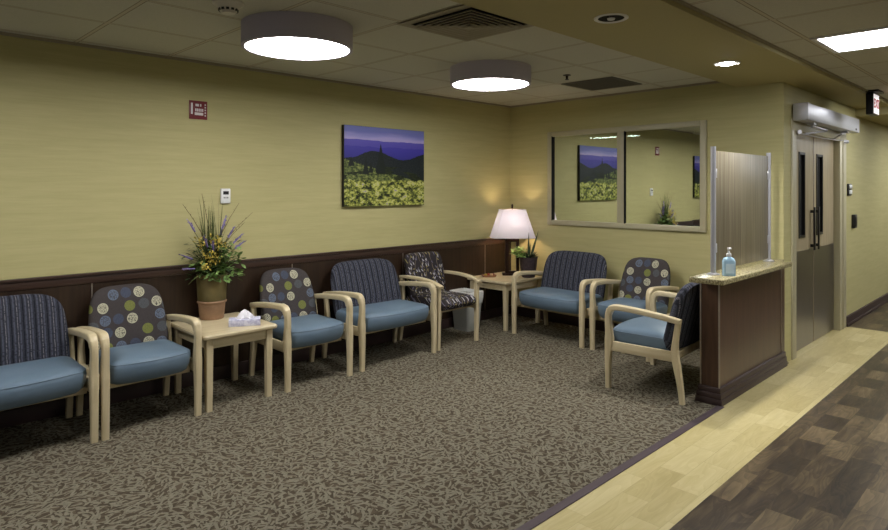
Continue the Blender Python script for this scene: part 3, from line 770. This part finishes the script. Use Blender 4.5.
for s in (-1, 1): sp.tube([(0, 0, .80), (s*.15, 0, .783)], .0025, 5)
sp.tube([(0, 0, .56), (0, 0, .80)], .003, 6)
sp.build('harp', M['bronze'], lp)
MB().lathe([(.002, .798), (.010, .802), (.014, .815), (.010, .828), (.014, .835), (.008, .85), (.001, .853)], 16).build('finial', M['bronze'], lp)
# ------------------------------------------------------------------ small succulent pot
pp = thing('potted_succulent', 'small leafy green plant in a dark ribbed pot beside the lamp', 'potted plant', (-4.455, 5.775, TH))
prof = []
m = Mat('dark_ribbed_pot', .6); m.color(m.ramp(m.noise(m.obj, 30), [(.3, S(44, 34, 38)), (.7, S(66, 54, 56))]))
b = MB()
R = []
for (r, z) in ((.001, 0), (.070, 0), (.078, .02), (.094, .12), (.104, .22), (.110, .235), (.104, .237), (.098, .22), (.001, .21)):
    R.append([(r*(1+.012*math.cos(20*2*PI*j/80))*math.cos(2*PI*j/80), r*(1+.012*math.cos(20*2*PI*j/80))*math.sin(2*PI*j/80), z) for j in range(80)])
b.loft(R); b.build('pot', m.m, pp)
SUC = leafcol('succulent_dark_green', S(34, 48, 34), S(62, 80, 54)); BRT = leafcol('bright_leaf_green', S(112, 150, 74), S(182, 212, 132))
def fat(b, base, tip, w, bend=0.):
    base, tip = Vector(base), Vector(tip); mid = base.lerp(tip, .5)+Vector((bend, 0, 0))
    pts = [base.lerp(mid, .0), base.lerp(mid, .5), mid, mid.lerp(tip, .5), tip]; b.tube(pts, [w*.8, w, w*.85, w*.5, w*.08], 8)
for (dx, dy, h, w) in ((.07, .07, .55, .016), (.03, -.05, .53, .014), (.03, -.02, .40, .013), (-.04, -.01, .34, .012), (.06, .0, .33, .012)):
    b = MB(); fat(b, (dx*.2, dy*.2, .2), (dx*1.0+.01, dy*1.1+.01, h), w, -.015 if dx < .0 else .0); b.build('spike_leaf', SUC, pp)
b = MB()
for i in range(80):
    a = rnd.uniform(0, 2*PI); leaf(b, (.03*math.cos(a), .03*math.sin(a), .22), (math.cos(a), math.sin(a), rnd.uniform(.3, 2.)), rnd.uniform(.06, .12), .010)
b.build('low_leaves', SUC, pp)
for (cx, cy, cz) in ((-.08, -.07, .32), (-.04, -.11, .36), (-.10, -.04, .26), (-.11, -.11, .31), (-.02, -.10, .29)):
    b = MB()
    for i in range(26):
        a = rnd.uniform(0, 2*PI); leaf(b, (cx, cy, cz-.03), (math.cos(a), math.sin(a), rnd.uniform(-.1, 1.2)), rnd.uniform(.05, .09), .014)
    b.build('bright_rosette', BRT, pp)
# dish of small things on the corner table
ds = thing('trinket_tray', 'small wooden tray with coloured trinkets on the corner table', 'tray', (-4.80, 5.47, TH), math.radians(50))
MB().loft([rr(.075, .045, 0, .03), rr(.088, .055, .022, .035), rr(.082, .049, .022, .032), rr(.072, .042, .008, .028)]).build('tray', wood('reddish_tray_wood', S(120, 82, 58), S(160, 116, 86), 'x', .5), ds)
for k, (x, y, c) in enumerate(((-.04, 0, S(176, 150, 60)), (-.005, .012, S(150, 60, 40)), (.03, -.008, S(198, 170, 130)), (.05, .012, S(120, 50, 44)))):
    MB().lathe([(.001, .012), (.016, .018), (.019, .028), (.013, .038), (.001, .041)], 12, (x, y)).build('trinket', plain('trinket_colour_%d' % k, c, .5), ds)
# ------------------------------------------------------------------ waste basket
wb = thing('waste_basket', 'white lined waste basket on the carpet behind the branch-print chair', 'bin', (-4.80, 5.085, 0))
WBM = plain('pale_grey_bin_plastic', S(176, 178, 172), .5, var=.03)
b = MB(); b.loft([rr(.115, .098, 0, .03), rr(.118, .10, .01, .032), rr(.150, .128, .40, .04), rr(.158, .136, .405, .044), rr(.158, .136, .425, .044), rr(.148, .126, .425, .04), rr(.112, .095, .02, .03)])
b.build('bin_body', WBM, wb)
b = MB(); R = []
for i, (o, z) in enumerate(((.002, .30), (.012, .36), (.014, .41), (.012, .432), (-.004, .436), (-.02, .40))):
    ring = rr(.147+o, .125+o, z, .045, 8); R.append([(p[0]+.003*math.sin(7*j+i), p[1]+.003*math.cos(5*j+i), p[2]+(.012*math.sin(j*1.3) if i == 0 else .003*math.sin(j*1.9))) for j, p in enumerate(ring)])
b.loft(R, True, False); b.build('bin_liner', plain('clear_white_liner', S(206, 208, 206), .35, var=.03), wb)

# ------------------------------------------------------------------ wall things
ar = thing('wall_picture', 'large mountain meadow landscape canvas hanging on the left yellow wall', 'picture', (XL, 3.515, 1.412))
MB().box(.002, .040, 0, 1.057, 0, .80).build('canvas_edge', M['black'], ar)
S_box('print', .0385, .0415, .002, 1.055, .002, .798, M['art'], 0, ar)
ar2 = thing('wall_picture', 'dark-edged landscape canvas glimpsed only as a reflection in the window glass', 'picture', (-5.10, -.62, 1.412))
MB().box(.002, .040, 0, 1.057, 0, .80).build('canvas_edge', M['black'], ar2)
S_box('print', .0385, .0415, .002, 1.055, .002, .798, M['art2'], 0, ar2)
fs_ = thing('fire_sign', 'small square dark red fire safety sign high on the left wall', 'sign', (XL, 2.102, 2.23))
MB().box(.0, .006, -.074, .074, -.075, .075, .001).build('plate', M['sign_red'], fs_)
b = MB()
b.box(.006, .0075, -.060, -.046, -.035, .055)           # narrow column of print on the left
for k in range(5): b.box(.0062, .0078, .052, .062, .040-.022*k, .052-.022*k)
for k in range(5): b.box(.0062, .0078, -.026+.014*k, -.016+.014*k, -.012, .012)
b.box(.0062, .0078, -.030, .040, -.042, -.020)
b.box(.0062, .0078, -.024, .004, .030, .050).box(.0062, .0078, .014, .024, .030, .050)
b.build('sign_print', M['sign_white'], fs_)
th = thing('thermostat', 'small white thermostat on the left wall above the flowers', 'thermostat', (XL, 2.329, 1.528))
MB().box(0, .022, -.042, .042, -.062, .062, .006).build('case', M['white'], th)
S_box('display', .0215, .0235, -.024, .024, .012, .040, M['black'], 0, th)
MB().box(.0215, .025, -.02, -.004, -.02, -.008).box(.0215, .025, .004, .02, -.02, -.008).build('button', plain('grey_button', S(150, 150, 150)), th)
sw = thing('push_plate', 'small two-tone wall control beside the double doors, above the card reader', 'wall switch', (XC, 8.415, 1.575))
MB().box(0, .02, -.075, .075, -.07, .07, .008).build('backplate', M['black'], sw)
MB().box(.019, .03, -.05, .055, .012, .055, .005).box(.019, .03, -.05, .055, -.05, -.005, .005).build('button', M['white'], sw)
cr = tag(MB().box(0, .035, -.06, .06, -.08, .08, .006).box(.034, .04, -.045, .045, -.06, .05, .002).build('card_reader', M['black'], loc=(XC, 8.62, 1.20)), 'black card reader low on the corridor wall beyond the doors', 'card reader')
# exit sign
ex = thing('exit_sign', 'black exit sign with red letters hanging from the corridor ceiling', 'exit sign', (-1.43, 7.60, CEIL2))
MB().box(-.075, .075, -.13, .13, -.02, 0, .004).build('canopy', M['black'], ex)
MB().box(-.035, .03, -.125, .125, -.245, -.03, .005).box(-.015, .015, -.03, .03, -.03, -.015).build('housing', M['black'], ex)
face = S_box('face', .03, .034, -.115, .115, -.235, -.04, None, 0, ex)
mf = Mat('lit_sign_face', .5); mf.color(S(226, 222, 224)); mf.b.inputs['Emission Color'].default_value = (1, .9, .9, 1); mf.b.inputs['Emission Strength'].default_value = .35
face.data.materials.append(mf.m)
cu = bpy.data.curves.new('exit_text', 'FONT'); cu.body = 'EXIT'; cu.size = .125; cu.align_x = 'CENTER'; cu.align_y = 'CENTER'; cu.extrude = .001; cu.offset = .004
to = bpy.data.objects.new('tmp', cu); col.objects.link(to)
me = bpy.data.meshes.new_from_object(to.evaluated_get(bpy.context.evaluated_depsgraph_get())); bpy.data.objects.remove(to)
me.materials.clear(); me.materials.append(M['red'])
tx = bpy.data.objects.new('letters', me); col.objects.link(tx); tx.parent = ex; tx.location = (.0355, 0, -.1375); tx.rotation_euler = (PI/2, 0, PI/2)

# ------------------------------------------------------------------ ceiling things
def drum(x, y, label, first=[None]):
    if first[0] is None:
        t = thing('drum_ceiling_light', label, 'ceiling light', (x, y, CEIL), 0, 'round grey drum ceiling lights'); first[0] = t
        MB().lathe([(.001, -.001), (.349, -.001), (.349, -.146), (.343, -.149), (.328, -.149), (.326, -.146), (.326, -.02), (.001, -.02)], 72).build('drum', M['drum'], t)
        MB().lathe([(.001, -.125), (.324, -.125), (.324, -.144), (.001, -.147)], 72).build('diffuser', M['diffuser'], t)
    else:
        t = copy_tree(first[0]); t.location = (x, y, CEIL); t['label'] = label
    return t
drum(-3.483, 2.113, 'nearest lit round grey drum ceiling light, above the flower table side')
drum(-3.515, 4.024, 'farther lit round grey drum ceiling light, nearest the window')
drum(-3.46, .22, 'round drum ceiling light just outside the top left photo corner')
# louvred supply diffuser
vt = thing('air_vent', 'square beige louvred air vent beside the soffit', 'ceiling vent', (-2.652, 2.835, CEIL))
S_box('back_pan', -.27, .27, -.27, .27, -.004, -.0005, M['dark'], 0, vt)
def sqring(w0_, w1_, z0_, z1_, b):
    o = [(-w0_, -w0_, z0_), (w0_, -w0_, z0_), (w0_, w0_, z0_), (-w0_, w0_, z0_)]; i_ = [(-w1_, -w1_, z1_), (w1_, -w1_, z1_), (w1_, w1_, z1_), (-w1_, w1_, z1_)]
    o2 = [(p[0], p[1], p[2]+.003) for p in o]; i2 = [(p[0], p[1], p[2]+.003) for p in i_]
    b.loft([o, i_, i2, o2, o], True, False)
b = MB(); sqring(.322, .262, -.010, -.010, b); b.build('outer_frame', M['vent'], vt)
for k in range(6):
    w = .262-.040*k; b = MB(); sqring(w, w-.012, -.028, -.026, b); sqring(w-.012, w-.034, -.026, -.010, b); b.build('louvre', M['vent'], vt)
S_box('centre_plate', -.025, .025, -.025, .025, -.034, -.030, M['vent'], 0, vt)
rg = thing('return_grille', 'dark grey square return air grille in the ceiling near the back wall', 'ceiling vent', (-3.275, 5.425, CEIL))
b = MB()
for (a, c, d, e) in ((-.285, .285, -.285, -.26), (-.285, .285, .26, .285), (-.285, -.26, -.26, .26), (.26, .285, -.26, .26)): b.box(a, c, d, e, -.008, 0, .001)
b.build('frame', M['grille'], rg)
S_box('back_pan', -.26, .26, -.26, .26, -.003, -.0005, M['dark'], 0, rg)
b = MB()
for k in range(34): b.box(-.26, .26, -.258+.0155*k, -.250+.0155*k, -.008, -.003)
b.build('grid', M['grille'], rg)
# small sprinkler, smoke detector
tag(MB().lathe([(.001, 0), (.036, 0), (.036, -.006), (.012, -.01), (.010, -.035), (.018, -.04), (.018, -.044), (.001, -.046)], 20).build('fire_sprinkler', M['bronze'], loc=(-3.246, 4.782, CEIL)), 'small dark fire sprinkler head hanging near the far drum light', 'sprinkler')
sd = thing('smoke_detector', 'off-white conical smoke detector at the top edge of the picture', 'smoke detector', (-3.30, 1.56, CEIL))
MB().lathe([(.001, 0), (.085, 0), (.085, -.012), (.06, -.03), (.045, -.055), (.001, -.055)], 28).build('body', M['offwhite'], sd)
b = MB()
for k in range(12):
    a = 2*PI*k/12; b.box(-.008, .008, -.004, .004, -.052, -.040, 0, None, 2, Matrix.Rotation(a, 4, 'Z') @ Matrix.Translation((.0, .050, 0)))
b.build('vent_slot', M['black'], sd)
MB().lathe([(.001, -.055), (.036, -.055), (.036, -.064), (.001, -.068)], 24).build('sensor_cap', M['offwhite'], sd)
def can(x, y, lit, label):
    t = thing('recessed_downlight', label, 'ceiling light', (x, y, SOF), 0)
    MB().lathe([(.070, 0), (.095, 0), (.095, -.004), (.088, -.008), (.072, -.003)], 40, caps=False).build('trim_ring', M['white'], t)
    MB().lathe([(.001, -.0012), (.072, -.0012), (.072, -.002), (.001, -.002)], 40).build('baffle', M['silver'] if lit else M['dark'], t)
    if lit: MB().lathe([(.001, -.003), (.050, -.003), (.046, -.012), (.001, -.016)], 28).build('bulb', M['bulb'], t)
    else: MB().lathe([(.001, -.003), (.022, -.003), (.020, -.010), (.001, -.012)], 20).build('bulb', M['white'], t)
    return t
can(-1.844, 4.853, True, 'lit recessed downlight in the soffit above the counter')
can(-1.813, 3.104, False, 'unlit dark recessed downlight in the soffit near the vent')
def troffer(x0, y0, label, first=[None]):
    if first[0] is None:
        t = thing('fluorescent_troffer', label, 'ceiling light', (x0, y0, CEIL2), 0, 'corridor fluorescent troffers'); first[0] = t
        b = MB()
        for (a, c, d, e) in ((0, 1.22, 0, .035), (0, 1.22, .585, .62), (0, .035, .035, .585), (1.185, 1.22, .035, .585)): b.box(a, c, d, e, -.010, -.001, .001)
        b.build('frame', M['white'], t)
        S_box('lens', .035, 1.185, .035, .585, -.006, -.001, M['lens'], 0, t)
    else:
        t = copy_tree(first[0]); t.location = (x0, y0, CEIL2); t['label'] = label
    return t
troffer(-1.215, 4.60, 'bright rectangular fluorescent ceiling light at the upper right corner of the photo')
troffer(-1.215, 7.80, 'added unseen fluorescent ceiling light right of the exit sign, brightening the doors')  # unseen troffer, added to brighten the door wall
for (x, y) in ((1.3, 1.4), (1.3, 4.6), (1.3, 7.8)):  # added out-of-view troffers that throw light sideways onto the corridor wall
    troffer(x, y, 'added fluorescent ceiling light out of view on the right, brightening the corridor wall')
for y in (10.2, 12.6):  # unseen troffers added as extra light for the far corridor
    t3 = troffer(-1.1, y, 'added unseen fluorescent ceiling light brightening the far lowered corridor'); t3.location.z = CEIL3
# office strip light seen through the glass
ol = thing('office_ceiling_light', 'slim lit ceiling light seen through the upper window glass', 'ceiling light', (-5.05, 8.72, 2.42))
S_box('housing', -.42, .42, -.11, .11, -.02, 0, M['white'], 0, ol)
S_box('lens', -.40, .40, -.09, .09, -.024, -.019, emit('office_lens', (1, 1, 1), 14.), 0, ol)

# ------------------------------------------------------------------ lamps that give light
def light(kind, name, loc, power, color=(1, 1, 1), **k):
    d = bpy.data.lights.new(name, kind); d.energy = power; d.color = color
    for a, v in k.items(): setattr(d, a, v)
    o = bpy.data.objects.new(name, d); col.objects.link(o); o.location = loc; return o
light('SPOT', 'downlight_beam', (-1.844, 4.853, SOF-.02), 100, (1, .97, .93), spot_size=math.radians(135), spot_blend=.8, shadow_soft_size=.05)

w = bpy.data.worlds.new('world'); scn.world = w; w.use_nodes = True
w.node_tree.nodes['Background'].inputs[0].default_value = (.9, .92, 1, 1); w.node_tree.nodes['Background'].inputs[1].default_value = .08

# ------------------------------------------------------------------ camera
cam = bpy.data.cameras.new('camera'); co = bpy.data.objects.new('camera', cam); col.objects.link(co)
co.location = (0, 0, CAM_H); co.rotation_euler = (PI/2, 0, math.radians(45.44))
cam.sensor_fit = 'HORIZONTAL'; cam.sensor_width = 36; cam.lens = 617/888*36
cam.shift_y = -(265-188)/888; cam.clip_start = .05
scn.camera = co
scn.view_settings.view_transform = 'Standard'; scn.view_settings.look = 'None'
scn.view_settings.exposure = .5; scn.view_settings.gamma = 1; scn.view_settings.use_curve_mapping = False
